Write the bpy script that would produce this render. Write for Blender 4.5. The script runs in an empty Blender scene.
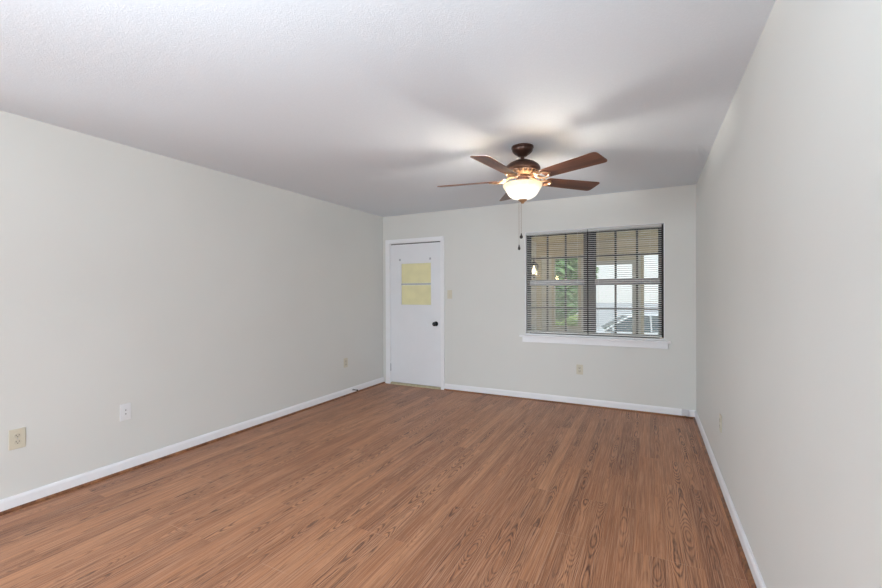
import bpy, bmesh, math, random
from mathutils import Vector, Matrix
random.seed(7)
S = bpy.context.scene
C = S.collection
PI = math.pi

# ------------------------------------------------------------------ camera
cd = bpy.data.cameras.new('camera'); cam = bpy.data.objects.new('camera', cd); C.objects.link(cam)
yaw, pit, roll, fpx = -0.468841804, -0.003790949, -0.004287496, 411.17
cy, sy, cp, sp = math.cos(yaw), math.sin(yaw), math.cos(pit), math.sin(pit)
F = Vector((sy*cp, cy*cp, sp)); R0 = Vector((cy, -sy, 0)); U0 = R0.cross(F)
Rv = math.cos(roll)*R0 + math.sin(roll)*U0; Uv = -math.sin(roll)*R0 + math.cos(roll)*U0
cam.matrix_world = Matrix(((Rv.x, Uv.x, -F.x, 0), (Rv.y, Uv.y, -F.y, 0), (Rv.z, Uv.z, -F.z, 1.32697), (0, 0, 0, 1)))
cd.sensor_width = 36; cd.lens = fpx/882*36; cd.clip_start = 0.02; cd.clip_end = 300
S.camera = cam

# ------------------------------------------------------------------ world, lights, exposure
w = bpy.data.worlds.new('sky'); S.world = w; w.use_nodes = True
wn = w.node_tree; wn.nodes.clear()
wo = wn.nodes.new('ShaderNodeOutputWorld'); wb = wn.nodes.new('ShaderNodeBackground')
tc = wn.nodes.new('ShaderNodeTexCoord'); sx = wn.nodes.new('ShaderNodeSeparateXYZ'); cr = wn.nodes.new('ShaderNodeValToRGB')
cr.color_ramp.elements[0].position = 0.0; cr.color_ramp.elements[0].color = (0.93, 0.95, 0.97, 1)
cr.color_ramp.elements[1].position = 0.7; cr.color_ramp.elements[1].color = (0.62, 0.75, 0.92, 1)
wn.links.new(tc.outputs['Generated'], sx.inputs[0]); wn.links.new(sx.outputs['Z'], cr.inputs[0])
wn.links.new(cr.outputs[0], wb.inputs[0]); wn.links.new(wb.outputs[0], wo.inputs[0])
wb.inputs[1].default_value = 1.35

def light(name, kind, loc, power, col, rot=None, size=None, size_y=None, radius=None, angle=None):
    l = bpy.data.lights.new(name, kind); l.energy = power; l.color = col
    if size: l.shape = 'RECTANGLE'; l.size = size; l.size_y = size_y or size
    if radius is not None: l.shadow_soft_size = radius
    if angle is not None: l.angle = angle
    o = bpy.data.objects.new(name, l); o.location = loc
    if rot: o.rotation_euler = rot
    C.objects.link(o); return o
# fill lights added at two made-up openings behind the camera
light('rear_fill_right', 'AREA', (2.3, -5.04, 1.25), 330, (0.80, 0.92, 1.0), (PI/2, 0, math.radians(20)), 2.4, 2.0)
light('rear_fill_left', 'AREA', (-5.4, -5.04, 1.25), 330, (0.80, 0.92, 1.0), (PI/2, 0, math.radians(-20)), 2.4, 2.0)
# photographer's flash bounced off the ceiling
light('bounce_flash', 'AREA', (-0.85, -0.35, 1.45), 55, (0.80, 0.92, 1.0), (PI, 0, 0), 1.2, 1.2)
# sun, high and hazy, on the street side
light('sun', 'SUN', (0, 12, 8), 3.0, (1, 0.97, 0.92), (math.radians(38), math.radians(14), 0), angle=0.03)
# the fan and lantern lamps are in their builders below
S.cycles.diffuse_bounces = 8; S.cycles.max_bounces = 16; S.cycles.transparent_max_bounces = 24
S.view_settings.view_transform = 'Standard'; S.view_settings.look = 'None'
S.view_settings.exposure = 0.15; S.view_settings.gamma = 1; S.view_settings.use_curve_mapping = False

# ------------------------------------------------------------------ helpers
def new_bm(): return bmesh.new()
def add_box(bm, x0, x1, y0, y1, z0, z1):
    v = [bm.verts.new(p) for p in ((x0,y0,z0),(x1,y0,z0),(x1,y1,z0),(x0,y1,z0),(x0,y0,z1),(x1,y0,z1),(x1,y1,z1),(x0,y1,z1))]
    for f in ((3,2,1,0),(4,5,6,7),(0,1,5,4),(1,2,6,5),(2,3,7,6),(3,0,4,7)): bm.faces.new([v[i] for i in f])
    return v
def add_prism(bm, pts, axis, a, b):
    """extrude 2-D outline pts along axis between a and b"""
    def P(p, t):
        return {'x': (t, p[0], p[1]), 'y': (p[0], t, p[1]), 'z': (p[0], p[1], t)}[axis]
    va = [bm.verts.new(P(p, a)) for p in pts]; vb = [bm.verts.new(P(p, b)) for p in pts]
    n = len(pts)
    for i in range(n): bm.faces.new((va[i], va[(i+1) % n], vb[(i+1) % n], vb[i]))
    bm.faces.new(va[::-1]); bm.faces.new(vb)
def add_lathe(bm, prof, seg=32, c=(0, 0), axis='z', o=0.0):
    rings = []
    for r, z in prof:
        ring = []
        for k in range(seg):
            a = 2*PI*k/seg; ca, sa = r*math.cos(a), r*math.sin(a)
            if axis == 'z': p = (c[0]+ca, c[1]+sa, z)
            elif axis == 'y': p = (c[0]+ca, z, c[1]+sa)
            else: p = (z, c[0]+ca, c[1]+sa)
            ring.append(bm.verts.new(p))
        rings.append(ring)
    for a, b in zip(rings, rings[1:]):
        for k in range(seg): bm.faces.new((a[k], a[(k+1) % seg], b[(k+1) % seg], b[k]))
    if prof[0][0] > 1e-5: bm.faces.new(rings[0][::-1])
    if prof[-1][0] > 1e-5: bm.faces.new(rings[-1])
def add_tube(bm, pts, r, seg=8, closed=False):
    pts = [Vector(p) for p in pts]; n = len(pts); rings = []
    rr = r if isinstance(r, (list, tuple)) else [r]*n
    for i, p in enumerate(pts):
        a = pts[(i-1) % n] if (i > 0 or closed) else p
        b = pts[(i+1) % n] if (i < n-1 or closed) else p
        t = (b-a).normalized(); u = t.orthogonal() if abs(t.z) > .95 else t.cross(Vector((0, 0, 1)))
        u.normalize(); v = t.cross(u)
        rings.append([bm.verts.new(p + rr[i]*(math.cos(2*PI*k/seg)*u + math.sin(2*PI*k/seg)*v)) for k in range(seg)])
    m = n if closed else n-1
    for i in range(m):
        a, b = rings[i], rings[(i+1) % n]
        for k in range(seg): bm.faces.new((a[k], a[(k+1) % seg], b[(k+1) % seg], b[k]))
    if not closed: bm.faces.new(rings[0][::-1]); bm.faces.new(rings[-1])
def obj(name, bm, m, parent=None, smooth=False, bevel=0.0, seg=2):
    bmesh.ops.recalc_face_normals(bm, faces=bm.faces)
    me = bpy.data.meshes.new(name); bm.to_mesh(me); bm.free(); me.materials.append(m)
    if smooth:
        for p in me.polygons: p.use_smooth = True
        me.set_sharp_from_angle(angle=math.radians(42))
    o = bpy.data.objects.new(name, me); C.objects.link(o)
    if parent: o.parent = parent
    if bevel:
        b = o.modifiers.new('bevel', 'BEVEL'); b.width = bevel; b.segments = seg; b.limit_method = 'ANGLE'
    return o
def empty(name, loc, rotz=0):
    o = bpy.data.objects.new(name, None); o.location = loc; o.rotation_euler = (0, 0, rotz); o.empty_display_size = .1
    C.objects.link(o); return o
def tag(o, label, cat, group=None):
    o['label'] = label; o['category'] = cat
    if group: o['group'] = group
    return o
def struct(name, bm, m, label, cat, **k):
    o = obj(name, bm, m, **k); o['kind'] = 'structure'; o['label'] = label; o['category'] = cat; return o
def copy_tree(o, parent=None):
    c = o.copy(); C.objects.link(c)
    if parent: c.parent = parent; c.matrix_parent_inverse = o.matrix_parent_inverse.copy()
    for ch in list(o.children): copy_tree(ch, c)
    return c

# ------------------------------------------------------------------ materials
class N:
    def __init__(s, name):
        s.m = bpy.data.materials.new(name); s.m.use_nodes = True; s.t = s.m.node_tree; s.t.nodes.clear()
        s.out = s.n('ShaderNodeOutputMaterial')
    def n(s, t, **k):
        x = s.t.nodes.new(t)
        for a, b in k.items(): setattr(x, a, b)
        return x
    def l(s, a, b): s.t.links.new(a, b)
    def v(s, x, inp):
        if hasattr(x, 'is_linked') or isinstance(x, bpy.types.NodeSocket): s.l(x, inp)
        else: inp.default_value = x
    def math(s, op, a, b=None, c=None):
        x = s.n('ShaderNodeMath', operation=op); s.v(a, x.inputs[0])
        if b is not None: s.v(b, x.inputs[1])
        if c is not None: s.v(c, x.inputs[2])
        return x.outputs[0]
    def noise(s, vec, scale, detail=2, rough=.5, dist=0):
        x = s.n('ShaderNodeTexNoise'); s.l(vec, x.inputs['Vector'])
        x.inputs['Scale'].default_value = scale; x.inputs['Detail'].default_value = detail
        x.inputs['Roughness'].default_value = rough; x.inputs['Distortion'].default_value = dist
        return x.outputs['Fac']
    def ramp(s, f, stops):
        x = s.n('ShaderNodeValToRGB'); s.l(f, x.inputs[0]); e = x.color_ramp.elements
        while len(e) < len(stops): e.new(.5)
        for i, (p, c) in enumerate(stops): e[i].position = p; e[i].color = (*c, 1) if len(c) == 3 else c
        return x.outputs[0]
    def comb(s, x, y, z):
        c = s.n('ShaderNodeCombineXYZ'); s.v(x, c.inputs[0]); s.v(y, c.inputs[1]); s.v(z, c.inputs[2]); return c.outputs[0]
    def mix(s, f, a, b, mode='MIX'):
        x = s.n('ShaderNodeMix', data_type='RGBA', blend_type=mode); s.v(f, x.inputs[0]); s.v(a, x.inputs[6]); s.v(b, x.inputs[7]); return x.outputs[2]
    def bsdf(s, col, rough=.5, metal=0, spec=.5, bump=None, bstr=.2, bdist=.01, **k):
        b = s.n('ShaderNodeBsdfPrincipled')
        s.v((*col, 1) if isinstance(col, tuple) and len(col) == 3 else col, b.inputs['Base Color'])
        s.v(rough, b.inputs['Roughness']); b.inputs['Metallic'].default_value = metal
        b.inputs['Specular IOR Level'].default_value = spec
        for a, q in k.items(): b.inputs[a.replace('_', ' ')].default_value = q
        if bump is not None:
            x = s.n('ShaderNodeBump'); x.inputs['Strength'].default_value = bstr; x.inputs['Distance'].default_value = bdist
            s.l(bump, x.inputs['Height']); s.l(x.outputs[0], b.inputs['Normal'])
        s.l(b.outputs[0], s.out.inputs[0]); return b
    def pos(s): return s.n('ShaderNodeNewGeometry').outputs['Position']
    def objc(s): return s.n('ShaderNodeTexCoord').outputs['Object']
def plain(name, col, rough=.5, metal=0, var=.04, scale=30, spec=.5, bstr=0.03, **k):
    a = N(name); v = a.objc(); n = a.noise(v, scale, 3)
    lo = tuple(c*(1-var) for c in col); hi = tuple(min(1, c*(1+var)) for c in col)
    a.bsdf(a.ramp(n, [(.3, lo), (.7, hi)]), rough, metal, spec, bump=n, bstr=bstr, bdist=.002, **k); return a.m

def mat_wall():
    a = N('painted_wall'); p = a.pos(); n = a.noise(p, 260, 3, .6); big = a.noise(p, 1.3, 2)
    a.bsdf(a.ramp(big, [(.3, (.640, .638, .610)), (.7, (.662, .660, .632))]), .55, spec=.3, bump=n, bstr=.12, bdist=.002); return a.m
def mat_ceiling():
    a = N('stippled_ceiling'); p = a.pos()
    n = a.noise(p, 115, 4, .65); n2 = a.noise(p, 190, 2)
    h = a.math('ADD', a.math('SMOOTH_MAX', n, .48, .1), a.math('MULTIPLY', n2, .35))
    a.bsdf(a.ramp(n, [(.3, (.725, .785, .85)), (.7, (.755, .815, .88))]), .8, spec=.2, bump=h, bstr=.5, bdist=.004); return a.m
def mat_floor():
    a = N('oak_laminate'); p = a.pos(); sp_ = a.n('ShaderNodeSeparateXYZ'); a.l(p, sp_.inputs[0])
    X, Y = sp_.outputs[0], sp_.outputs[1]
    PW = .1545; SW = PW/2
    xs = a.math('ADD', X, 0.926 + PW*40)
    strip = a.math('FLOOR', a.math('DIVIDE', xs, SW)); plank = a.math('FLOOR', a.math('DIVIDE', xs, PW))
    def rnd(v, seed):
        wn_ = a.n('ShaderNodeTexWhiteNoise', noise_dimensions='2D'); a.l(a.comb(v, seed, 0), wn_.inputs['Vector']); return wn_.outputs['Value']
    ys = a.math('ADD', Y, -1.397 + .4557*60)
    # strips: printed boards 0.9115 m long, their ends stepping by thirds of a plank
    off = a.math('MULTIPLY', a.math('FLOOR', a.math('MULTIPLY', rnd(strip, 3.3), 3.0)), .4557)
    yb = a.math('DIVIDE', a.math('ADD', ys, off), 1.3671); board = a.math('FLOOR', yb)
    poff = a.math('MULTIPLY', a.math('FLOOR', a.math('MULTIPLY', rnd(plank, 9.1), 3.0)), .4557)
    pyb = a.math('DIVIDE', a.math('ADD', ys, poff), 1.3671)
    idv = a.math('ADD', a.math('MULTIPLY', strip, 7.13), a.math('MULTIPLY', board, 3.71))
    r1 = rnd(idv, 1.0); r2 = rnd(idv, 5.0); r3 = rnd(idv, 8.0)
    lx = a.math('ADD', X, a.math('MULTIPLY', r1, 37.0)); ly = a.math('ADD', Y, a.math('MULTIPLY', r2, 53.0))
    # cathedral figure: nested arches whose axis wanders along each strip
    wan = a.noise(a.comb(a.math('MULTIPLY', ly, 1.7), idv, 0), 1.0, 1)
    cx_ = a.math('MULTIPLY', a.math('SUBTRACT', a.math('FRACT', a.math('DIVIDE', xs, SW)), .5), SW)
    cx_ = a.math('ADD', cx_, a.math('MULTIPLY_ADD', wan, .05, -.025))
    cx_ = a.math('ADD', cx_, a.math('MULTIPLY_ADD', r1, .03, -.015))
    along = a.noise(a.comb(a.math('MULTIPLY', ly, 1.9), idv, 5.0), 1.0, 1)
    wob = a.noise(a.comb(a.math('MULTIPLY', lx, 38), a.math('MULTIPLY', ly, 14), 0), 1.0, 3)
    ph = a.math('ADD', a.math('MULTIPLY', a.math('MULTIPLY', cx_, cx_), 13000.0), a.math('MULTIPLY', along, 110.0))
    ph = a.math('ADD', ph, a.math('MULTIPLY', wob, 5.5))
    band = a.math('MULTIPLY_ADD', a.math('SINE', ph), .5, .5)
    band = a.math('POWER', band, 2.2)
    fib = a.noise(a.comb(a.math('MULTIPLY', lx, 210), a.math('MULTIPLY', ly, 2.6), 0), 1.0, 4, .65)
    fib2 = a.noise(a.comb(a.math('MULTIPLY', lx, 55), a.math('MULTIPLY', ly, 1.6), 3.0), 1.0, 3, .6)
    fig = a.noise(a.comb(a.math('MULTIPLY', lx, 6), a.math('MULTIPLY', ly, 1.5), 7.0), 1.0, 1)
    figm = a.math('MULTIPLY', a.ramp(fig, [(.36, (.25, .25, .25)), (.58, (1, 1, 1))]), a.ramp(rnd(idv, 12.0), [(.3, (.15, .15, .15)), (.6, (1, 1, 1))]))
    amt = a.math('MULTIPLY', a.math('MULTIPLY', band, figm), 1.1)
    base = a.ramp(r3, [(0, (.32, .130, .060)), (.5, (.46, .200, .094)), (1, (.57, .268, .132))])
    c1 = a.mix(a.ramp(fib2, [(.35, (0, 0, 0)), (.68, (1, 1, 1))]), base, (.225, .103, .062, 1))
    c1 = a.mix(.6, base, c1)
    c2 = a.mix(amt, c1, (.12, .048, .028, 1))
    c3 = a.mix(a.math('MULTIPLY', a.ramp(fib, [(.40, (1, 1, 1)), (.52, (0, 0, 0))]), .5), c2, (.66, .37, .23, 1))
    c3 = a.mix(a.math('MULTIPLY', a.ramp(fib, [(.55, (0, 0, 0)), (.68, (1, 1, 1))]), .45), c3, (.16, .072, .045, 1))
    # bevelled plank seams with worn pale edges, fine
    fx = a.math('FRACT', a.math('DIVIDE', xs, PW)); fy = a.math('FRACT', pyb)
    sxm = a.math('LESS_THAN', a.math('ABSOLUTE', a.math('SUBTRACT', fx, .5)), .5-.008)
    sym = a.math('LESS_THAN', a.math('ABSOLUTE', a.math('SUBTRACT', fy, .5)), .5-.0011)
    seam = a.math('SUBTRACT', 1.0, a.math('MULTIPLY', sxm, sym))
    wear = a.ramp(a.noise(a.comb(a.math('MULTIPLY', X, 3), a.math('MULTIPLY', Y, 1.2), 0), 1.0, 2), [(.45, (0, 0, 0)), (.6, (1, 1, 1))])
    c4 = a.mix(a.math('MULTIPLY', seam, a.math('MULTIPLY_ADD', wear, .5, .1)), c3, (.58, .36, .25, 1))
    a.bsdf(c4, a.math('MULTIPLY_ADD', fib, .12, .36), spec=.38, bump=a.math('SUBTRACT', fib, a.math('MULTIPLY', seam, .7)), bstr=.06, bdist=.002)
    return a.m
def mat_wood(name, dark, mid, light_, scale=1.0, rough=.35):
    a = N(name); v = a.objc(); mp = a.n('ShaderNodeMapping'); a.l(v, mp.inputs[0]); mp.inputs['Scale'].default_value = (2.2*scale, 42*scale, 42*scale)
    n = a.noise(mp.outputs[0], 1.0, 4, .6, .4); n2 = a.noise(mp.outputs[0], .25, 2)
    c = a.mix(.4, a.ramp(n, [(.3, dark), (.52, mid), (.75, light_)]), a.ramp(n2, [(.35, dark), (.65, light_)]))
    a.bsdf(c, rough, spec=.4, bump=n, bstr=.05, bdist=.001); return a.m
def mat_glass(name='clear_glass', tint=(.97, .985, .98), refl=.9):
    a = N(name); tr = a.n('ShaderNodeBsdfTransparent'); tr.inputs[0].default_value = (*tint, 1)
    gl = a.n('ShaderNodeBsdfGlossy'); gl.inputs['Roughness'].default_value = .02
    fr = a.n('ShaderNodeFresnel'); fr.inputs[0].default_value = 1.45
    mx = a.n('ShaderNodeMixShader'); a.l(a.math('MULTIPLY', fr.outputs[0], refl), mx.inputs[0]); a.l(tr.outputs[0], mx.inputs[1]); a.l(gl.outputs[0], mx.inputs[2])
    a.l(mx.outputs[0], a.out.inputs[0]); return a.m
def mat_siding(name, col, lap=.11, axis=2):
    a = N(name); p = a.pos(); s_ = a.n('ShaderNodeSeparateXYZ'); a.l(p, s_.inputs[0])
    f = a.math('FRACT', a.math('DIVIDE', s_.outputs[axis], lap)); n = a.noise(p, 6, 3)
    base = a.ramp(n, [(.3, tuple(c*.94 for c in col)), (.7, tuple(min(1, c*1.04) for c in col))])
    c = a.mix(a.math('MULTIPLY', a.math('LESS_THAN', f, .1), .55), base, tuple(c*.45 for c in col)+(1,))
    a.bsdf(c, .6, spec=.3, bump=f, bstr=.8, bdist=.012); return a.m
def mat_leaf(name, a_, b_):
    a = N(name); n = a.noise(a.objc(), 9, 3)
    c = a.ramp(n, [(.3, a_), (.7, b_)])
    b = a.n('ShaderNodeBsdfDiffuse'); t = a.n('ShaderNodeBsdfTranslucent'); m = a.n('ShaderNodeMixShader'); m.inputs[0].default_value = .35
    a.l(c, b.inputs[0]); a.l(c, t.inputs[0]); a.l(b.outputs[0], m.inputs[1]); a.l(t.outputs[0], m.inputs[2]); a.l(m.outputs[0], a.out.inputs[0]); return a.m
def mat_ground(name, c1, c2, scale):
    a = N(name); p = a.pos(); n = a.noise(p, scale, 5, .65)
    a.bsdf(a.ramp(n, [(.3, c1), (.7, c2)]), .9, spec=.2, bump=n, bstr=.3, bdist=.02); return a.m
def mat_emit(name, col, st):
    a = N(name); e = a.n('ShaderNodeEmission'); e.inputs[0].default_value = (*col, 1); e.inputs[1].default_value = st; a.l(e.outputs[0], a.out.inputs[0]); return a.m
def mat_vinyl():
    a = N('white_vinyl_slat'); n = a.noise(a.objc(), 20, 2); c = a.ramp(n, [(.3, (.94, .94, .92)), (.7, (.95, .95, .93))])
    b = a.n('ShaderNodeBsdfPrincipled'); a.l(c, b.inputs['Base Color']); b.inputs['Roughness'].default_value = .4
    t = a.n('ShaderNodeBsdfTranslucent'); a.l(c, t.inputs[0]); m = a.n('ShaderNodeMixShader'); m.inputs[0].default_value = .45
    a.l(b.outputs[0], m.inputs[1]); a.l(t.outputs[0], m.inputs[2]); a.l(m.outputs[0], a.out.inputs[0]); return a.m
def mat_bowl():
    a = N('alabaster_glass'); n = a.noise(a.objc(), 14, 4, .6, .6)
    c = a.ramp(n, [(.3, (1, .93, .78)), (.7, (1, .97, .88))])
    t = a.n('ShaderNodeBsdfTranslucent'); t.inputs[0].default_value = (.022, .017, .010, 1)
    g = a.n('ShaderNodeBsdfPrincipled'); a.l(c, g.inputs['Base Color']); g.inputs['Roughness'].default_value = .2
    sp_ = a.n('ShaderNodeSeparateXYZ'); a.l(a.objc(), sp_.inputs[0])
    # emission painted by height for the bulbs' glow, dimming to cream at the rim
    h = a.math('ADD', a.math('MULTIPLY_ADD', sp_.outputs[2], -9.0, -2.6), a.math('MULTIPLY', n, .35))
    e = a.n('ShaderNodeEmission'); a.l(a.ramp(h, [(.08, (.62, .47, .24)), (.42, (.80, .70, .50)), (.75, (1, .97, .90))]), e.inputs[0]); e.inputs[1].default_value = 1.0
    m = a.n('ShaderNodeMixShader'); m.inputs[0].default_value = .4; a.l(t.outputs[0], m.inputs[1]); a.l(g.outputs[0], m.inputs[2])
    ad = a.n('ShaderNodeAddShader'); a.l(m.outputs[0], ad.inputs[0]); a.l(e.outputs[0], ad.inputs[1]); a.l(ad.outputs[0], a.out.inputs[0]); return a.m

M = dict(
    wall=mat_wall(), ceiling=mat_ceiling(), floor=mat_floor(),
    trim=plain('white_trim_paint', (.80, .80, .82), .35, var=.015, scale=8),
    door=plain('white_door_paint', (.76, .77, .80), .38, var=.012, scale=5),
    shoe=mat_wood('stained_oak_molding', (.085, .030, .013), (.21, .085, .036), (.36, .165, .075), 1, .3),
    bronze=plain('bronze_window_frame', (.018, .016, .016), .38, .3, var=.15),
    alum=plain('grey_aluminium', (.30, .29, .29), .4, .35),
    blind=mat_vinyl(),
    glass=mat_glass(), black=plain('black_metal', (.012, .012, .013), .25, .6, bstr=0),
    steel=plain('brushed_steel', (.45, .46, .5), .35, .8),
    cream=plain('cream_plastic', (.60, .56, .45), .4, var=.02), creamd=plain('cream_plastic_receptacle', (.55, .51, .41), .35, var=.02),
    white=plain('white_plastic', (.74, .74, .75), .35, var=.01), slot=plain('dark_slot', (.02, .018, .016), .6),
    film=plain('yellow_window_shade', (.76, .72, .43), .55, var=.05, scale=7),
    thr=plain('weathered_threshold', (.46, .40, .27), .5, var=.15), gap=plain('dark_gap', (.05, .05, .055), .6),
    fan=plain('oil_rubbed_bronze', (.062, .027, .018), .33, .45, var=.2, scale=18),
    fanr=plain('brushed_bronze_bracket', (.42, .25, .14), .3, .55, var=.15, scale=25),
    blade=mat_wood('walnut_fan_blade', (.065, .023, .013), (.135, .048, .024), (.22, .080, .038), 1, .35),
    bowl=mat_bowl(), chain=plain('aged_brass_chain', (.30, .22, .16), .35, .7),
    knobc=plain('dark_wood_pull', (.02, .014, .012), .35),
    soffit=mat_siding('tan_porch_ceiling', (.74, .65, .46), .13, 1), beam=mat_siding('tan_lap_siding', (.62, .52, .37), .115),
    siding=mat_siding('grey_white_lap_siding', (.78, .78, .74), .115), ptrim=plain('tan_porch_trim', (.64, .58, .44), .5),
    slab=mat_ground('porch_concrete', (.42, .41, .38), (.52, .50, .47), 9), grass=mat_ground('lawn_grass', (.10, .19, .05), (.22, .33, .10), 14),
    road=mat_ground('pale_asphalt', (.48, .48, .49), (.58, .58, .59), 20),
    leafa=mat_leaf('tree_leaves', (.17, .33, .14), (.42, .58, .30)), leafb=mat_leaf('shrub_leaves', (.24, .38, .12), (.58, .70, .30)),
    bark=plain('bark', (.12, .085, .06), .9, var=.3, scale=10, bstr=.5),
    car=plain('white_car_paint', (.72, .74, .77), .2, var=.01), carg=plain('car_glass', (.055, .09, .11), .06, var=.05), tyre=plain('tyre_rubber', (.02, .02, .02), .8),
    bulb=mat_emit('warm_bulb', (1, .78, .48), 7), bulbf=mat_emit('warm_fan_bulb', (1, .80, .50), 9),
    jbox=plain('grey_white_plastic', (.60, .60, .62), .4, var=.01),
)

# ------------------------------------------------------------------ room shell
YS = 0.1     # the side walls end here; the wider area behind is made up for the fill lights
XL, XR, YB, YF, H = -3.499, .4347, 5.019, -5.0, 2.44
bm = new_bm(); add_box(bm, XL-.12, XR+.12, YS, YB+.02, -.1, 0); add_box(bm, -7.1, 3.9, YF-.12, YS, -.1, 0); struct('floor', bm, M['floor'], 'red brown oak laminate floor laid in long narrow planks', 'floor')
bm = new_bm(); add_box(bm, XL-.12, XR+.12, YS, YB+.15, H, H+.1); add_box(bm, -7.1, 3.9, YF-.12, YS, H, H+.1); struct('ceiling', bm, M['ceiling'], 'white stippled ceiling over the whole room', 'ceiling')
bm = new_bm(); add_box(bm, XL-.12, XL, YS, YB, 0, H); add_box(bm, -7.1, XL-.12, YS, YS+.12, 0, H); add_box(bm, -7.1, -6.98, YF-.12, YS, 0, H); struct('wall_left', bm, M['wall'], 'long pale grey wall on the left', 'wall')
bm = new_bm(); add_box(bm, XR, XR+.12, YS, YB, 0, H); add_box(bm, XR+.12, 3.9, YS, YS+.12, 0, H); add_box(bm, 3.78, 3.9, YF-.12, YS, 0, H); struct('wall_right', bm, M['wall'], 'pale grey wall close on the right', 'wall')
# far wall with the door and window holes
DX0, DX1, DZ = -3.385, -2.530, 2.05      # door hole
WX0, WX1, WZ0, WZ1 = -1.374, .150, .798, 2.066
YO = YB+.15
bm = new_bm()
for b in ((XL-.12, DX0, 0, H), (DX0, DX1, DZ, H), (DX1, WX0, 0, H), (WX0, WX1, 0, WZ0), (WX0, WX1, WZ1, H), (WX1, XR+.12, 0, H)):
    add_box(bm, b[0], b[1], YB, YO, b[2], b[3])
bmesh.ops.remove_doubles(bm, verts=bm.verts, dist=1e-5)
struct('wall_back', bm, M['wall'], 'pale grey end wall holding the door and the window', 'wall')
# unseen wall behind the camera, two openings added for the fill lights
bm = new_bm()
for b in ((-6.98, -6.7, 0, H), (-6.7, -4.1, 2.3, H), (-4.1, 1.0, 0, H), (1.0, 3.6, 2.3, H), (3.6, 3.78, 0, H)): add_box(bm, b[0], b[1], YF-.12, YF, b[2], b[3])
struct('wall_front', bm, M['wall'], 'pale grey wall behind the viewer with two wide openings added for light', 'wall')

# baseboards with stained shoe moulding
BH = .0863
def base_profile(): return [(0, 0), (.014, 0), (.014, BH-.018), (.010, BH-.006), (.006, BH), (0, BH)]
def shoe_profile():
    return [(.014, 0)] + [(.014+.016*math.cos(t), .018*math.sin(t)) for t in [PI/2*k/5 for k in range(6)]]
def baseboard(side, runs, label):
    bm = new_bm(); bs = new_bm()
    for axis, org, sgn, a, b in runs:
        add_prism(bm, [(org+sgn*p, z) for p, z in base_profile()], axis, a, b)
        add_prism(bs, [(org+sgn*p, z) for p, z in shoe_profile()], axis, a, b)
    o = struct('baseboard_'+side, bm, M['trim'], label, 'baseboard', smooth=False)
    s_ = obj('shoe_molding', bs, M['shoe'], o, smooth=True); s_['label'] = 'brown stained shoe molding'
def prismY(side, org, sgn, a, b, label): baseboard(side, [('y', org, sgn, a, b)], label)
# note: axis 'y' extrudes (x,z) outlines; axis 'x' extrudes (y,z) outlines
prismY('left', XL, 1, YS, YB-.002, 'white baseboard with brown shoe molding along the left wall')
prismY('right', XR, -1, YS, YB-.002, 'white baseboard with brown shoe molding along the right wall')
baseboard('back', [('x', YB, -1, -2.488, XR-.014)], 'white baseboard with brown shoe molding under the window')

# ------------------------------------------------------------------ door casing, door
cx0, cx1, cz = -3.443, -2.490, 2.093
bm = new_bm(); t = .018
add_box(bm, cx0, DX0+.012, YB-t, YB, 0, cz); add_box(bm, DX1-.012, cx1, YB-t, YB, 0, cz); add_box(bm, DX0+.012, DX1-.012, YB-t, YB, DZ-.012, cz)
# jamb lining in the hole
add_box(bm, DX0+.0004, DX0+.018, YB, YO-.002, 0, DZ-.0004); add_box(bm, DX1-.018, DX1-.0004, YB, YO-.002, 0, DZ-.0004); add_box(bm, DX0+.018, DX1-.018, YB, YO-.002, DZ-.018, DZ-.0004)
struct('trim_1', bm, M['trim'], 'white casing and jamb around the entry door', 'door casing', bevel=.002)
sx0, sx1, sz0, sz1 = DX0+.021, DX1-.021, .030, DZ-.032
ly0, ly1, lz0, lz1 = -3.188, -2.690, 1.145, 1.745   # lite hole x and z
dy0, dy1 = YB+.004, YB+.044
bm = new_bm()
for b in ((sx0, ly0, sz0, sz1), (ly1, sx1, sz0, sz1), (ly0, ly1, sz0, lz0), (ly0, ly1, lz1, sz1)): add_box(bm, b[0], b[1], dy0, dy1, b[2], b[3])
bmesh.ops.remove_doubles(bm, verts=bm.verts, dist=1e-5)
door = struct('door_1', bm, M['door'], 'white flat entry door with a small yellow shaded window', 'door')
bm = new_bm(); add_box(bm, sx0, sx1, dy0+.012, dy1, sz1+.001, DZ-.0185); obj('gap_strip', bm, M['gap'], door)['label'] = 'dark gap strip above the door'  # dark strip put in for the shaded gap over the door
bm = new_bm(); fw = .016
for b in ((ly0-.010, ly0+fw*.5, lz0-.012, lz1+.012), (ly1-fw*.5, ly1+.010, lz0-.012, lz1+.012), (ly0, ly1, lz0-.012, lz0+.010), (ly0, ly1, lz1-.006, lz1+.012)):
    add_box(bm, b[0], b[1], dy0-.007, dy0+.006, b[2], b[3])
obj('window_frame', bm, M['door'], door, bevel=.002)
bm = new_bm(); add_box(bm, ly0+.002, ly1-.002, dy0-.004, dy0+.012, 1.435, 1.458); obj('window_bar', bm, M['steel'], door, bevel=.003)['label'] = 'grey metal sash bar'
for z0, z1 in ((lz0, 1.434), (1.459, lz1)):
    bm = new_bm(); add_box(bm, ly0+.001, ly1-.001, dy0+.014, dy0+.020, z0+.001, z1-.001); obj('window_pane', bm, M['film'], door)['label'] = 'pane covered by a pale yellow shade'
for x in (-3.205, -2.71):
    bm = new_bm(); add_box(bm, x-.013, x+.013, dy0-.004, dy0, 1.783, 1.812); add_lathe(bm, [(.0045, dy0-.02), (.0065, dy0-.018), (.0065, dy0-.012), (.004, dy0-.003)], 12, (x, 1.797), 'y')
    obj('curtain_bracket', bm, M['steel'], door, smooth=True)
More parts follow.
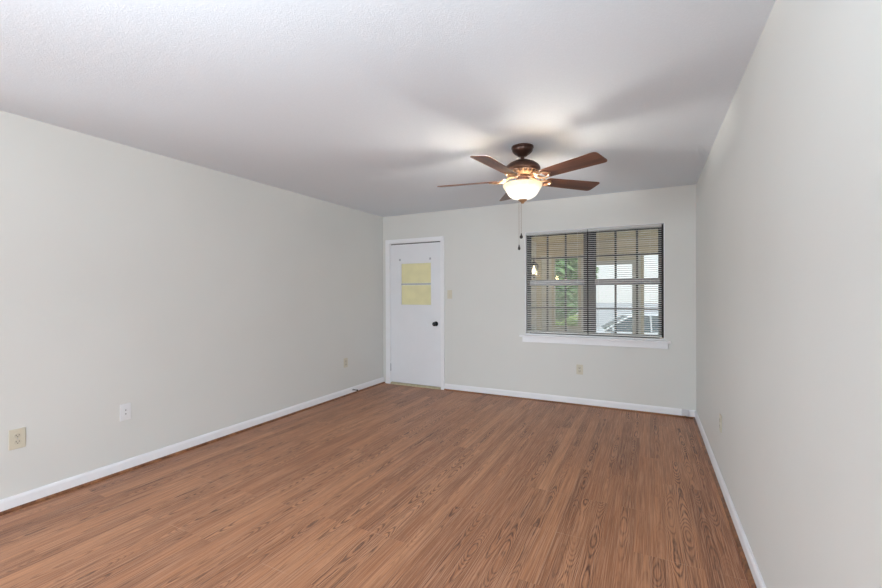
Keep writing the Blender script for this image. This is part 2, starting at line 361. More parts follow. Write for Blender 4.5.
# knob
kx, kz = -2.622, .895
bm = new_bm(); add_lathe(bm, [(.033, dy0), (.033, dy0-.004), (.028, dy0-.009), (.013, dy0-.012), (.012, dy0-.032), (.022, dy0-.040), (.0285, dy0-.050), (.028, dy0-.060), (.021, dy0-.067), (.0001, dy0-.069)], 28, (kx, kz), 'y')
kn = obj('door_knob', bm, M['black'], door, smooth=True); kn['label'] = 'black round knob'
bm = new_bm(); add_lathe(bm, [(.005, dy0-.070), (.005, dy0-.0685)], 12, (kx, kz), 'y'); obj('keyhole', bm, M['steel'], kn)
for z in (.24, 1.06, 1.78):
    bm = new_bm(); add_tube(bm, [(sx0-.003, dy0-.006, z-.05), (sx0-.003, dy0-.006, z+.05)], .006, 10)
    for q in (-.053, .053): add_lathe(bm, [(.0001, z+q-.003), (.0075, z+q), (.0001, z+q+.003)], 10, (sx0-.003, dy0-.006))
    obj('hinge', bm, M['steel'] if z < 1 else M['door'], door, smooth=True)
bm = new_bm(); add_prism(bm, [(YB-.022, 0), (YB-.012, .016), (YB+.004, .024), (YO+.02, .024), (YO+.02, 0)], 'x', DX0+.019, DX1-.019)
struct('trim_2', bm, M['thr'], 'weathered tan threshold under the entry door', 'threshold')

# ------------------------------------------------------------------ window
win = struct('window_1', (lambda b: (b, [add_box(b, *q) for q in (
    (WX0+.001, -1.332, YB+.062, YB+.125, WZ0+.026, WZ1-.001), (.101, WX1-.001, YB+.062, YB+.125, WZ0+.026, WZ1-.001),
    (-1.332, .101, YB+.062, YB+.125, WZ1-.035, WZ1-.001), (-1.332, .101, YB+.062, YB+.125, WZ0+.001, WZ0+.035),
    (-.682, -.566, YB+.058, YB+.125, WZ0+.035, WZ1-.035))])[0])(new_bm()), M['bronze'], 'dark bronze double window with muntin grids', 'window')
for gx0, gx1 in ((-1.332, -.682), (-.566, .101)):
    for zi, (z0, z1, yy) in enumerate(((WZ0+.035, 1.415, YB+.078), (1.465, WZ1-.035, YB+.098))):
        s_ = .012
        bm = new_bm()
        for b in ((gx0, gx0+s_, z0, z1), (gx1-s_, gx1, z0, z1), (gx0+s_, gx1-s_, z0, z0+s_), (gx0+s_, gx1-s_, z1-s_, z1)): add_box(bm, b[0], b[1], yy-.008, yy+.012, b[2], b[3])
        sash = obj('sash', bm, M['bronze'], win)
        bm = new_bm(); add_box(bm, gx0+s_, gx1-s_, yy+.001, yy+.004, z0+s_, z1-s_); obj('window_pane', bm, M['glass'], sash)
        bm = new_bm(); mz = 1.130 if zi == 0 else 1.748
        for k in (1, 2):
            x = gx0 + (gx1-gx0)*k/3; add_box(bm, x-.011, x+.011, yy-.007, yy-.0005, z0+s_, z1-s_)
        add_box(bm, gx0+s_, gx1-s_, yy-.0075, yy-.0006, mz-.010, mz+.010)
        obj('muntin_grid', bm, M['bronze'], sash)
    bm = new_bm(); add_box(bm, gx0+.001, gx1-.001, YB+.066, YB+.112, 1.412, 1.468); add_box(bm, gx0+.06, gx0+.1, YB+.056, YB+.070, 1.455, 1.468)
    obj('meeting_rail', bm, M['alum'], win, bevel=.002)['label'] = 'grey aluminium meeting rail'
# white sill (stool) and apron
bm = new_bm(); add_box(bm, -1.437, .205, YB-.045, YB, .775, .7975); add_box(bm, WX0+.001, WX1-.001, YB-.0005, YB+.061, WZ0+.0005, WZ0+.018)
sill = obj('window_sill', bm, M['trim'], win, bevel=.005)
bm = new_bm(); add_box(bm, -1.405, .178, YB-.018, YB, .712, .7745); add_box(bm, -1.405, .178, YB-.024, YB-.018, .712, .724); obj('apron', bm, M['trim'], win, bevel=.003)
# plaster return edges in white
bm = new_bm(); add_box(bm, WX0+.0005, WX0+.010, YB-.001, YB+.061, WZ0+.019, WZ1-.001); add_box(bm, WX1-.010, WX1-.0005, YB-.001, YB+.061, WZ0+.019, WZ1-.001); add_box(bm, WX0+.010, WX1-.010, YB-.001, YB+.061, WZ1-.008, WZ1-.0005)
obj('reveal_lining', bm, M['trim'], win)

# ------------------------------------------------------------------ blinds
def blind(x0, x1, label):
    yb_ = YB+.026; zt = WZ1-.010; zb = WZ0+.030
    t = empty('venetian_blind', ((x0+x1)/2, yb_, zb)); tag(t, label, 'window blind', 'white mini blinds in the window')
    a, b = x0-(x0+x1)/2, x1-(x0+x1)/2; top = zt-zb
    bm = new_bm(); add_prism(bm, [(-.013, top-.026), (.013, top-.026), (.013, top), (.011, top), (.011, top-.024), (-.011, top-.024), (-.011, top), (-.013, top)], 'x', a, b)
    add_box(bm, a, b, -.011, .011, top-.024, top-.003)
    obj('headrail', bm, M['blind'], t)
    bm = new_bm(); add_box(bm, a, b, -.012, .012, 0, .014); obj('bottom_rail', bm, M['blind'], t, bevel=.003)
    bm = new_bm(); n = 52; th = math.radians(20)
    z0 = .026; z1 = top-.033
    for k in range(n):
        z = z0+(z1-z0)*k/(n-1); up = []; dn = []
        for q in range(5):
            s_ = (q/4-.5)*.025; camber = .0022*(1-(s_/.0125)**2)
            yy = s_*math.cos(th)-camber*math.sin(th); zz = z+s_*math.sin(th)+camber*math.cos(th)
            up.append((yy, zz+.0003)); dn.append((yy, zz-.0003))
        va = [bm.verts.new((a+.002, *q)) for q in up]; vb = [bm.verts.new((b-.002, *q)) for q in up]
        for q in range(4): bm.faces.new((va[q], va[q+1], vb[q+1], vb[q]))
    obj('slats', bm, M['blind'], t)
    for x in (a+.11, b-.11):
        bm = new_bm()
        for yy in (-.0128, .0128): add_tube(bm, [(x, yy, .01), (x, yy, top-.02)], .0007, 5)
        obj('ladder_cord', bm, M['blind'], t)
    bm = new_bm(); add_tube(bm, [(a+.055, -.017, top-.03), (a+.055, -.018, top-.55)], .0025, 6); 
    obj('tilt_wand', bm, M['glass'], t)
blind(WX0+.012, -.642, 'white mini blind hanging in the left half of the window')
blind(-.634, WX1-.030, 'white mini blind hanging in the right half of the window')

# ------------------------------------------------------------------ outlets and switches
def plate(name, loc, rot, mats, label, cat, kind, w_=.071, h_=.115):
    t = empty(name, loc, rot); tag(t, label, cat, None)
    m1, m2 = mats
    # local: x right, z up, -y into the room
    bm = new_bm(); add_box(bm, -w_/2, w_/2, -.006, 0, -h_/2, h_/2); obj('cover_plate', bm, m1, t, bevel=.004, seg=3)
    if kind == 'outlet':
        for s_ in (-1, 1):
            zc = s_*.0195
            pts = []
            for k in range(24):
                a = 2*PI*k/24; pts.append((.0168*math.cos(a), zc+max(-.0135, min(.0135, .0168*math.sin(a)))))
            bm = new_bm(); add_prism(bm, pts, 'y', -.009, -.0055); r = obj('receptacle', bm, m2, t)
            bm = new_bm(); add_box(bm, -.0085, -.0055, -.0094, -.008, zc-.001, zc+.008); add_box(bm, .0055, .0085, -.0094, -.008, zc, zc+.007)
            add_lathe(bm, [(.0028, -.0094), (.0028, -.008)], 12, (0, zc-.007), 'y'); obj('slots', bm, M['slot'], r)
        bm = new_bm(); add_lathe(bm, [(.0001, -.0075), (.003, -.007), (.0032, -.0055)], 12, (0, 0), 'y'); obj('screw', bm, M['steel'], t)
    elif kind == 'jack':
        for z in (.014, -.014):
            bm = new_bm(); add_lathe(bm, [(.003, -.0105), (.003, -.0082), (.0042, -.0082), (.0042, -.0052)], 14, (0, z), 'y'); obj('jack', bm, M['steel'] if z > 9 else M['slot'], t)
        bm = new_bm(); add_box(bm, -.019, .019, -.0078, -.0055, -.034, .034); obj('insert', bm, m2, t, bevel=.0015)
    else:
        bm = new_bm(); add_box(bm, -.006, .006, -.0072, -.0055, -.0125, .0125); obj('switch_slot', bm, m2, t)
        bm = new_bm(); add_prism(bm, [(-.007, -.004), (-.017, .004), (-.017, .009), (-.007, .006)], 'x', -.0035, .0035); obj('toggle', bm, m2, t, bevel=.001)
        for z in (.030, -.030):
            bm = new_bm(); add_lathe(bm, [(.0001, -.0075), (.003, -.007), (.0032, -.0055)], 12, (0, z), 'y'); obj('screw', bm, M['steel'], t)
    return t
CR = (M['cream'], M['creamd']); WH = (M['white'], M['white'])
plate('wall_outlet', (XL, 1.082, .432), PI/2, CR, 'large cream duplex outlet low on the left wall, nearest the viewer', 'outlet', 'outlet', .078, .124)
plate('jack_plate', (XL, 1.672, .444), PI/2, WH, 'white jack plate with two dark ports low on the left wall', 'wall plate', 'jack', .074, .124)
plate('wall_outlet', (XL, 4.172, .425), PI/2, CR, 'small cream outlet on the left wall just before the door corner', 'outlet', 'outlet', .074, .12)
plate('wall_outlet', (-.727, YB, .419), 0, CR, 'cream duplex outlet on the end wall below the window', 'outlet', 'outlet', .074, .115)
plate('wall_outlet', (XR, 3.355, .428), -PI/2, CR, 'cream outlet seen edge on, on the right wall', 'outlet', 'outlet')
plate('light_switch', (-2.408, YB, 1.300), 0, CR, 'cream light switch on the end wall right of the door', 'light switch', 'switch')
# door stop
t = empty('door_stop', (XL+.014, 4.30, .052)); tag(t, 'small dark spring door stop on the left baseboard near the door', 'door stop')
bm = new_bm(); add_lathe(bm, [(.012, 0), (.012, .004), (.006, .008), (.0001, .008)], 16, (0, 0), 'x'); obj('mount', bm, M['steel'], t, smooth=True)
bm = new_bm(); add_tube(bm, [(.006+.058*k/90, .0052*math.cos(k*.9), .0052*math.sin(k*.9)) for k in range(91)], .0014, 6); obj('spring', bm, M['black'], t, smooth=True)
bm = new_bm(); add_lathe(bm, [(.0075, .062), (.009, .066), (.009, .076), (.006, .080), (.0001, .081)], 16, (0, 0), 'x'); obj('tip', bm, M['black'], t, smooth=True)
# little phone junction box on the baseboard in the right corner
t = empty('junction_box', (.335, YB-.014, .047)); tag(t, 'small white cable junction box on the end wall baseboard by the right corner', 'junction box')
bm = new_bm(); add_box(bm, -.034, .034, -.027, 0, -.022, .040); obj('cover', bm, M['jbox'], t, bevel=.004, seg=3)
bm = new_bm(); add_box(bm, -.009, .009, -.0185, -.006, -.0265, -.0215); add_tube(bm, [(.0, -.012, -.026), (.012, -.018, -.036), (.038, -.020, -.041), (.06, -.019, -.043)], .0028, 8); obj('cable', bm, M['slot'], t)  # dark cable and tab, thickened to paint in shade under the box

# ------------------------------------------------------------------ ceiling fan
FX, FY = -.865, 3.10
fan = empty('ceiling_fan', (FX, FY, H)); tag(fan, 'bronze five-blade ceiling fan with a lit glass bowl and two pull chains', 'ceiling fan')
def fz(z): return z-H
bm = new_bm(); add_lathe(bm, [(.0001, fz(2.4395)), (.084, fz(2.4395)), (.084, fz(2.428)), (.078, fz(2.424)), (.078, fz(2.412)), (.072, fz(2.400)), (.058, fz(2.386)), (.042, fz(2.378)), (.038, fz(2.372)), (.028, fz(2.366)), (.0001, fz(2.364))], 40)
obj('canopy', bm, M['fan'], fan, smooth=True)
bm = new_bm(); add_lathe(bm, [(.0135, fz(2.375)), (.0135, fz(2.345)), (.022, fz(2.340)), (.022, fz(2.328))], 24); obj('downrod', bm, M['fan'], fan, smooth=True)
bm = new_bm(); add_lathe(bm, [(.0001, fz(2.340)), (.028, fz(2.339)), (.060, fz(2.330)), (.098, fz(2.313)), (.124, fz(2.293)), (.134, fz(2.275)), (.134, fz(2.262)), (.126, fz(2.256)), (.122, fz(2.246)), (.100, fz(2.238)), (.0001, fz(2.238))], 48)
mh = obj('motor_housing', bm, M['fan'], fan, smooth=True)
bm = new_bm()
for k in range(20):
    a = 2*PI*k/20; c_, s_ = math.cos(a), math.sin(a)
    add_tube(bm, [(r*c_, r*s_, fz(z)) for r, z in ((.118, 2.244), (.108, 2.232), (.092, 2.222), (.074, 2.219))], .0055, 6)
add_lathe(bm, [(.094, fz(2.2385)), (.092, fz(2.226)), (.080, fz(2.216)), (.0001, fz(2.215))], 36)
obj('vent_ring', bm, M['fanr'], mh, smooth=True)
bm = new_bm(); add_lathe(bm, [(.0001, fz(2.216)), (.060, fz(2.216)), (.062, fz(2.206)), (.050, fz(2.200)), (.047, fz(2.176)), (.056, fz(2.168)), (.060, fz(2.158)), (.052, fz(2.152)), (.0001, fz(2.152))], 36)
obj('switch_housing', bm, M['fan'], fan, smooth=True)
ZB = 2.188
for k in range(5):
    ang = math.radians(-26.3+72*k); pitch = math.radians(-12)
    # blade outline (x outward, y sideways)
    pts = []
    def corner(cx_, cy_, r, a0, a1, n=6):
        return [(cx_+r*math.cos(a0+(a1-a0)*i/n), cy_+r*math.sin(a0+(a1-a0)*i/n)) for i in range(n+1)]
    x0, x1, h0, h1 = .195, .671, .062, .077
    pts += corner(x0+.03, -h0+.03, .03, PI, PI*1.5) + corner(x1-.028, -h1+.028, .028, -PI/2, 0) + corner(x1-.028, h1-.028, .028, 0, PI/2) + corner(x0+.03, h0-.03, .03, PI/2, PI)
    bm = new_bm(); add_prism(bm, pts, 'z', -.003, .003)
    Mx = Matrix.Translation((0, 0, fz(ZB))) @ Matrix.Rotation(ang, 4, 'Z') @ Matrix.Rotation(pitch, 4, 'X')
    bl = obj('blade', bm, M['blade'], fan, bevel=.0015); bl.matrix_local = Mx
    # blade iron: hub arm, open scroll ring and two mounting pads
    bm = new_bm()
    add_tube(bm, [(.070, 0, .030), (.10, 0, .024), (.125, 0, .006), (.145, 0, -.004)], [.011, .010, .009, .009], 8)
    for sgn in (-1, 1):
        add_tube(bm, [(.142, 0, -.005), (.152, sgn*.020, -.010), (.172, sgn*.036, -.012), (.198, sgn*.040, -.010), (.222, sgn*.034, -.008), (.240, sgn*.018, -.007), (.246, 0, -.007)], [.009, .008, .0075, .007, .0065, .006, .006], 8)
        add_tube(bm, [(.150, sgn*.012, .002), (.135, sgn*.030, .010), (.150, sgn*.044, .006), (.172, sgn*.040, -.004)], [.005, .005, .004, .005], 6)
        add_lathe(bm, [(.0001, -.0115), (.006, -.011), (.011, -.0075), (.011, -.0032)], 14, (.222, sgn*.033))
    add_lathe(bm, [(.0001, -.0115), (.006, -.011), (.011, -.0075), (.011, -.0032)], 14, (.252, 0))
    ir = obj('blade_iron', bm, M['fanr'], fan, smooth=True); ir.matrix_local = Mx
# glass bowl (open above), bulbs, finial
bm = new_bm()
outer = [(.1485, 2.150), (.149, 2.143), (.144, 2.131), (.133, 2.115), (.123, 2.098), (.113, 2.080), (.099, 2.063), (.077, 2.048), (.045, 2.038), (.012, 2.035)]
inner = [(max(r-.0045, .012), z+.004) for r, z in outer][::-1]
rings = []
for r, z in outer+inner:
    rings.append([bm.verts.new((r*math.cos(2*PI*k/48), r*math.sin(2*PI*k/48), fz(z))) for k in range(48)])
for a, b in zip(rings, rings[1:]+rings[:1]):
    for k in range(48): bm.faces.new((a[k], a[(k+1) % 48], b[(k+1) % 48], b[k]))
bowl = obj('light_bowl', bm, M['bowl'], fan, smooth=True); bowl['label'] = 'glowing alabaster glass bowl'
bm = new_bm(); add_lathe(bm, [(.034, fz(2.0345)), (.034, fz(2.030)), (.024, fz(2.024)), (.013, fz(2.014)), (.010, fz(2.006)), (.0001, fz(2.003))], 28); obj('finial', bm, M['fanr'], fan, smooth=True)
bm = new_bm(); add_lathe(bm, [(.006, fz(2.155)), (.006, fz(2.034))], 12); obj('center_rod', bm, M['fanr'], fan)
for k in range(3):
    a = 2*PI*k/3+.4; x, y = .062*math.cos(a), .062*math.sin(a)
    bm = new_bm(); add_lathe(bm, [(.0001, fz(2.088)), (.016, fz(2.092)), (.023, fz(2.104)), (.020, fz(2.118)), (.012, fz(2.132)), (.012, fz(2.150))], 16, (x, y)); obj('bulb', bm, M['bulbf'], fan, smooth=True)
lf = light('fan_light', 'POINT', (FX, FY, 2.153), 88, (1, .95, .90), radius=.04)
lf2 = light('fan_bowl_light', 'POINT', (FX, FY, 2.105), 9, (1, .80, .55), radius=.03)
for dx, dy, zb, kr in ((-.008, -.012, 1.772, .0125), (-.030, .004, 1.688, .0105)):
    bm = new_bm()
    add_tube(bm, [(dx, dy, fz(2.03)), (dx, dy, fz(zb))], .0013, 6)
    n = 60
    for i in range(n):
        z = fz(zb+(2.012-zb)*i/n); add_lathe(bm, [(.0001, z-.0018), (.0022, z), (.0001, z+.0018)], 6, (dx, dy))
    ch = obj('pull_chain', bm, M['chain'], fan)
    bm = new_bm(); z = fz(zb)
    add_lathe(bm, [(.0001, z+.006), (.004, z+.004), (.005, z-.006), (kr, z-.020), (kr*.95, z-.030), (kr*.5, z-.036), (.0001, z-.037)], 18, (dx, dy)); obj('chain_pull', bm, M['knobc'], ch, smooth=True)

# ------------------------------------------------------------------ enclosed porch beyond the window
PY = 7.6; PX0, PX1 = -1.86, 2.6
bm = new_bm(); add_box(bm, -4.4, 3.4, YO+.021, PY+.25, -.30, -.10); tag(obj('porch_slab', bm, M['slab']), 'grey concrete porch slab outside the window', 'porch floor')['kind'] = 'structure'
bm = new_bm(); add_box(bm, PX0-.12, PX1+.12, YO, PY+.12, 2.24, 2.32); tag(obj('porch_ceiling', bm, M['soffit']), 'tan boarded porch ceiling outside the window', 'porch ceiling')['kind'] = 'structure'
bm = new_bm(); add_box(bm, PX0-.12, PX0, YO+.005, PY, -.10, 2.24); tag(obj('porch_wall_left', bm, M['siding']), 'pale lap siding porch side wall with a lantern', 'porch wall')['kind'] = 'structure'
bm = new_bm(); add_box(bm, PX1, PX1+.12, YO+.005, PY, -.10, 2.24); tag(obj('porch_wall_right', bm, M['siding']), 'pale lap siding wall at the right end of the porch', 'porch wall')['kind'] = 'structure'
# outer porch wall: header, piers and knee walls round three openings
bm = new_bm()
for b in ((PX0, -1.585, -.10, 1.985), (-1.585, -1.075, -.10, .665), (-1.075, -.985, -.10, 1.985), (-.165, -.125, -.10, 1.985), (-.125, .80, -.10, .555), (.80, .95, -.10, 1.985), (.95, 2.3, -.10, .555), (2.3, PX1, -.10, 1.985)):
    add_box(bm, b[0], b[1], PY, PY+.12, b[2], b[3])
po = tag(obj('porch_wall_outer', bm, M['siding']), 'pale siding piers and low walls on the street side of the porch', 'porch wall'); po['kind'] = 'structure'
bm = new_bm(); add_box(bm, PX0+.001, PX1-.001, PY-.02, PY+.12, 1.986, 2.239); o = obj('header', bm, M['beam'], po); o['label'] = 'tan lap siding header'
bm = new_bm(); add_box(bm, PX0+.001, PX0+.09, PY-.03, PY-.001, -.1, 1.985); obj('corner_post', bm, M['ptrim'], po)
def porch_window(n, x0, x1, z0, z1, label):
    f_ = .048; bm = new_bm()
    for b in ((x0, x0+f_, z0, z1), (x1-f_, x1, z0, z1), (x0+f_, x1-f_, z0, z0+f_), (x0+f_, x1-f_, z1-f_, z1)): add_box(bm, b[0], b[1], PY-.02, PY+.10, b[2], b[3])
    o = struct(n, bm, M['ptrim'], label, 'window', bevel=.003)
    bm = new_bm(); add_box(bm, x0+f_-.005, x1-f_+.005, PY+.04, PY+.045, z0+f_-.005, z1-f_+.005); obj('window_pane', bm, M['glass'], o)
porch_window('window_2', -1.584, -1.076, .666, 1.984, 'tan framed porch window with the tree behind it')
porch_window('window_3', -.124, .799, .556, 1.984, 'tan framed porch window right of the glass storm door')
porch_window('window_4', .951, 2.299, .556, 1.984, 'tan framed porch window at the far right of the porch')
x0, x1, z0, z1 = -.984, -.166, -.095, 1.984
bm = new_bm()
for b in ((x0, x0+.03, z0, z1), (x1-.03, x1, z0, z1), (x0+.03, x1-.03, z1-.12, z1)): add_box(bm, b[0], b[1], PY-.02, PY+.10, b[2], b[3])
dr = struct('door_2', bm, M['ptrim'], 'tan framed glass storm door from the porch to the street', 'door')
bm = new_bm()
for b in ((x0+.032, x0+.092, z0, z1-.122), (x1-.092, x1-.032, z0, z1-.122), (x0+.092, x1-.092, z0, z0+.22), (x0+.092, x1-.092, z1-.19, z1-.122)): add_box(bm, b[0], b[1], PY+.03, PY+.06, b[2], b[3])
obj('door_leaf', bm, M['white'], dr, bevel=.003)
bm = new_bm(); add_box(bm, x0+.09, x1-.09, PY+.043, PY+.047, z0+.21, z1-.18); obj('window_pane', bm, M['glass'], dr)
bm = new_bm(); add_tube(bm, [(x1-.06, PY+.03, .92), (x1-.06, PY-.01, .92), (x1-.06, PY-.01, 1.04), (x1-.06, PY+.03, 1.04)], .006, 8); obj('door_handle', bm, M['steel'], dr)
# lantern on the porch side wall
t = empty('wall_lantern', (PX0, 6.90, 1.80)); tag(t, 'lit wall lantern on the porch siding seen through the window', 'wall lamp')
bm = new_bm(); add_lathe(bm, [(.0001, .018), (.03, .016), (.055, .004), (.055, 0)], 20, (0, 0), 'x'); obj('back_plate', bm, M['bronze'], t, smooth=True)
bm = new_bm(); add_tube(bm, [(.015, 0, 0), (.04, 0, .06), (.08, 0, .10), (.115, 0, .09), (.125, 0, .055)], .008, 8); obj('arm', bm, M['bronze'], t, smooth=True)
bm = new_bm(); add_lathe(bm, [(.0001, .060), (.012, .055), (.022, .040), (.070, -.010), (.082, -.030), (.082, -.036), (.0001, -.034)], 8, (.125, 0)); obj('roof', bm, M['bronze'], t)
bm = new_bm(); add_lathe(bm, [(.072, -.037), (.050, -.190), (.0001, -.192)], 6, (.125, 0)); obj('glass_shade', bm, M['glass'], t)
bm = new_bm()
for k in range(6):
    a = 2*PI*k/6; add_tube(bm, [(.125+.074*math.cos(a), .074*math.sin(a), -.036), (.125+.052*math.cos(a), .052*math.sin(a), -.192)], .004, 5)
add_lathe(bm, [(.055, -.190), (.055, -.198), (.02, -.215), (.008, -.240), (.0001, -.245)], 16, (.125, 0)); obj('cage', bm, M['bronze'], t)
bm = new_bm(); add_lathe(bm, [(.0001, -.165), (.020, -.155), (.032, -.125), (.028, -.095), (.014, -.070), (.012, -.036)], 16, (.125, 0)); obj('bulb', bm, M['bulb'], t, smooth=True)
light('lantern_light', 'POINT', (PX0+.22, 6.90, 1.60), 2.5, (1, .72, .4), radius=.04)

# ------------------------------------------------------------------ outside: lawn, street, trees, car, house
GZ = -.85
def ground_strip(name, y0, z0, y1, z1, m, label, cat):
    bm = new_bm(); n = 12; X0, X1 = -26, 24
    g = [[bm.verts.new((X0+(X1-X0)*i/n, y, z)) for i in range(n+1)] for y, z in ((y0, z0), (y1, z1))]
    for i in range(n): bm.faces.new((g[0][i], g[0][i+1], g[1][i+1], g[1][i]))
    lo = [[bm.verts.new((X0+(X1-X0)*i/n, y, z-.3)) for i in range(n+1)] for y, z in ((y0, z0), (y1, z1))]
    for i in range(n): bm.faces.new((lo[0][i], lo[1][i], lo[1][i+1], lo[0][i+1]))
    o = obj(name, bm, m); o['kind'] = 'structure'; tag(o, label, cat)
ground_strip('lawn', PY+.13, -.32, 10.6, GZ, M['grass'], 'green lawn sloping from the porch to the street', 'lawn')
ground_strip('street', 10.6, GZ, 90.0, GZ, M['road'], 'pale grey street beyond the lawn', 'street')

def crown_bm(c, rad, n, leaf, seed):
    rnd = random.Random(seed); bm = new_bm()
    blobs = [(Vector(c), Vector(rad))]
    for i in range(n):
        # points on a lumpy ellipsoid shell
        u = Vector((rnd.gauss(0, 1), rnd.gauss(0, 1), rnd.gauss(0, 1))).normalized()
        lump = .78+.22*math.sin(5*u.x+seed)*math.cos(4*u.z+2*u.y)
        r = lump*(rnd.random()**.35)
        p = Vector((c[0]+u.x*rad[0]*r, c[1]+u.y*rad[1]*r, c[2]+u.z*rad[2]*r))
        a = Vector((rnd.gauss(0, 1), rnd.gauss(0, 1), rnd.gauss(0, .6))).normalized(); b = a.orthogonal().normalized(); nrm = a.cross(b)
        s_ = leaf*rnd.uniform(.6, 1.3)
        v = [bm.verts.new(p+q) for q in (-a*s_, b*s_*.45+nrm*s_*.12, a*s_, -b*s_*.45+nrm*s_*.12)]
        bm.faces.new(v)
    return bm
def tree(x, y, h, rad, label, seed, n=2600, leaf=.12, m='leafa', name='leafy_tree'):
    t = empty(name, (x, y, GZ+.0)); tag(t, label, 'tree')
    bm = new_bm(); rnd = random.Random(seed)
    add_tube(bm, [(0, 0, -.1), (.05, .02, h*.3), (-.03, .05, h*.6), (.02, 0, h*.9)], [h*.035, h*.028, h*.02, h*.006], 10)
    for k in range(6):
        a = rnd.uniform(0, 2*PI); z = h*rnd.uniform(.3, .6)
        add_tube(bm, [(0, 0, z), (rad[0]*.35*math.cos(a), rad[1]*.35*math.sin(a), z+h*.12), (rad[0]*.7*math.cos(a), rad[1]*.7*math.sin(a), z+h*.2)], [h*.014, h*.009, h*.004], 7)
    obj('trunk', bm, M['bark'], t, smooth=True)
    f = obj('foliage', crown_bm((0, 0, h-rad[2]*.75), rad, n, leaf, seed), M[m], t)
tree(-2.3, 11.6, 4.2, (1.05, .85, 1.9), 'green leafy tree behind the tan porch window', 3, 7000, .12)
tree(-3.9, 21.5, 5.0, (1.7, 1.5, 2.6), 'tall pale green tree across the street left of the storm door view', 5, 4200, .16)
tree(4.2, 30, 7.0, (3.0, 2.4, 2.9), 'large distant tree across the street at the right', 11, 4200, .24)
def shrub(x, y, z, rad, label, seed):
    t = empty('garden_shrub', (x, y, z)); tag(t, label, 'shrub')
    bm = new_bm(); rnd = random.Random(seed)
    for k in range(7):
        a = rnd.uniform(0, 2*PI); add_tube(bm, [(0, 0, -.05), (rad[0]*.4*math.cos(a), rad[1]*.4*math.sin(a), rad[2]*.7), (rad[0]*.65*math.cos(a), rad[1]*.65*math.sin(a), rad[2]*1.2)], [.012, .008, .004], 6)
    obj('stem', bm, M['bark'], t); obj('foliage', crown_bm((0, 0, rad[2]*.95), rad, 4200, .07, seed), M['leafb'], t)
shrub(-1.66, 9.2, -.62, (.58, .48, .80), 'yellow green shrub close outside the tan porch window', 21)
shrub(-2.9, 9.3, -.62, (.6, .5, .9), 'rounded shrub behind the yellow green one on the lawn', 22)

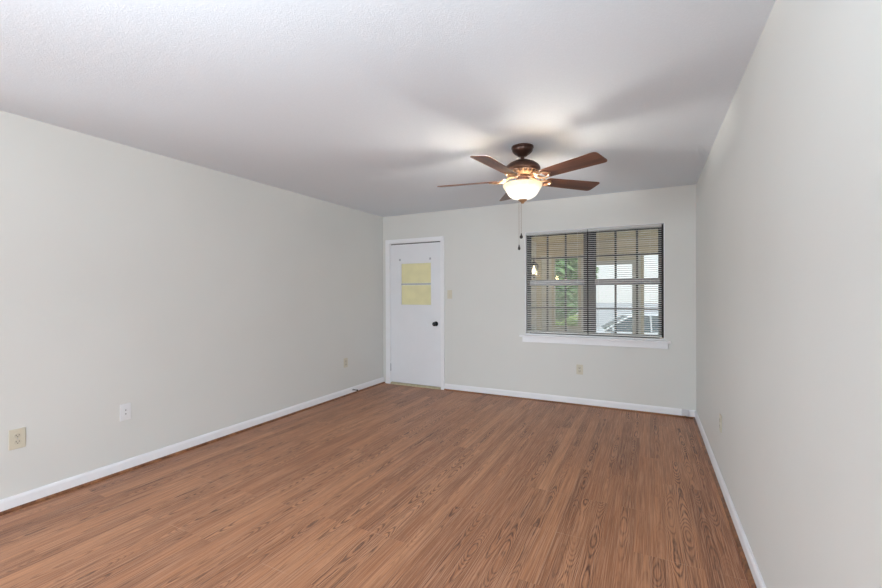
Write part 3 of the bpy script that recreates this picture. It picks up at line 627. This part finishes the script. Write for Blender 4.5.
# white car parked across the view
def car(x, y, rz, label):
    t = empty('parked_car', (x, y, GZ), rz); tag(t, label, 'car')
    L, W = 4.3, 1.76
    # body sections along local y (front at -y, toward the house)
    secs = [(-2.15, .36, .60, .70), (-2.05, .26, .70, .80), (-1.6, .22, .80, .87), (-.95, .22, .90, .88), (0, .22, .93, .88), (1.2, .22, .95, .88), (1.9, .24, .93, .84), (2.12, .36, .86, .74)]
    bm = new_bm(); rings = []
    for yy, z0, z1, hw in secs:
        r = [(-hw*.94, z0), (-hw, z0+.15), (-hw, (z0+z1)/2), (-hw*.95, z1-.06), (-hw*.82, z1), (0, z1+.03), (hw*.82, z1), (hw*.95, z1-.06), (hw, (z0+z1)/2), (hw, z0+.15), (hw*.94, z0)]
        rings.append([bm.verts.new((p[0], yy, p[1])) for p in r])
    for a, b in zip(rings, rings[1:]):
        for k in range(11): bm.faces.new((a[k], a[(k+1) % 11], b[(k+1) % 11], b[k]))
    bm.faces.new(rings[0]); bm.faces.new(rings[-1][::-1])
    obj('body', bm, M['car'], t, smooth=True)
    # cabin: glasshouse and roof
    cab = [(-1.0, .93, .74), (-.25, 1.36, .60), (.1, 1.42, .60), (.9, 1.42, .60), (1.25, 1.37, .58), (1.95, .95, .70)]
    bm = new_bm(); rings = []
    for yy, z1, hw in cab:
        rings.append([bm.verts.new(p) for p in ((-.78, yy, .90), (-hw, yy, z1-.03), (-hw*.9, yy, z1), (hw*.9, yy, z1), (hw, yy, z1-.03), (.78, yy, .90))])
    for a, b in zip(rings, rings[1:]):
        for k in range(6): bm.faces.new((a[k], a[(k+1) % 6], b[(k+1) % 6], b[k]))
    bm.faces.new(rings[0]); bm.faces.new(rings[-1][::-1])
    obj('cabin_glass', bm, M['carg'], t, smooth=True)
    bm = new_bm(); rings = []
    for yy, z1, hw in ((-.30, 1.37, .615), (.1, 1.445, .615), (.9, 1.445, .615), (1.28, 1.385, .595)):
        rings.append([bm.verts.new(p) for p in ((-hw, yy, z1-.05), (-hw*.9, yy, z1), (0, yy, z1+.02), (hw*.9, yy, z1), (hw, yy, z1-.05))])
    for a, b in zip(rings, rings[1:]):
        for k in range(5): bm.faces.new((a[k], a[(k+1) % 5], b[(k+1) % 5], b[k]))
    bm.faces.new(rings[0]); bm.faces.new(rings[-1][::-1])
    rf = obj('roof', bm, M['car'], t, smooth=True)
    for s_ in (-1, 1):
        for pa, pb, pr in (((s_*.76, -1.02, .93), (s_*.62, -.28, 1.36), .03), ((s_*.71, 1.97, .93), (s_*.59, 1.25, 1.37), .045), ((s_*.79, .35, .9), (s_*.62, .35, 1.40), .03)):
            bm = new_bm(); add_tube(bm, [pa, pb], pr, 6); obj('pillar', bm, M['car'], t)
    for s_ in (-1, 1):
        for yy in (-1.35, 1.3):
            bm = new_bm(); add_lathe(bm, [(.20, s_*.90-.0), (.31, s_*.90), (.32, s_*.86), (.32, s_*.72), (.30, s_*.70)], 24, (yy, .32), 'x')
            wl = obj('wheel', bm, M['tyre'], t, smooth=True)
            bm = new_bm(); add_lathe(bm, [(.0001, s_*.905), (.06, s_*.915), (.19, s_*.90), (.20, s_*.88)], 20, (yy, .32), 'x'); obj('hubcap', bm, M['steel'], wl, smooth=True)
        bm = new_bm(); add_box(bm, s_*.62-.13, s_*.62+.13, -2.125, -1.98, .60, .72); obj('headlight', bm, M['glass'] if 0 else M['white'], t, bevel=.03)
        bm = new_bm(); add_box(bm, s_*.95-.07, s_*.95+.07, -.82, -.70, .92, 1.04); obj('side_mirror', bm, M['car'], t, bevel=.03)
    bm = new_bm(); add_box(bm, -.45, .45, -2.165, -2.13, .42, .56); obj('grille', bm, M['slot'], t, bevel=.01)
car(-.42, 15.2, math.radians(-80), 'white car parked on the street beyond the glass storm door')
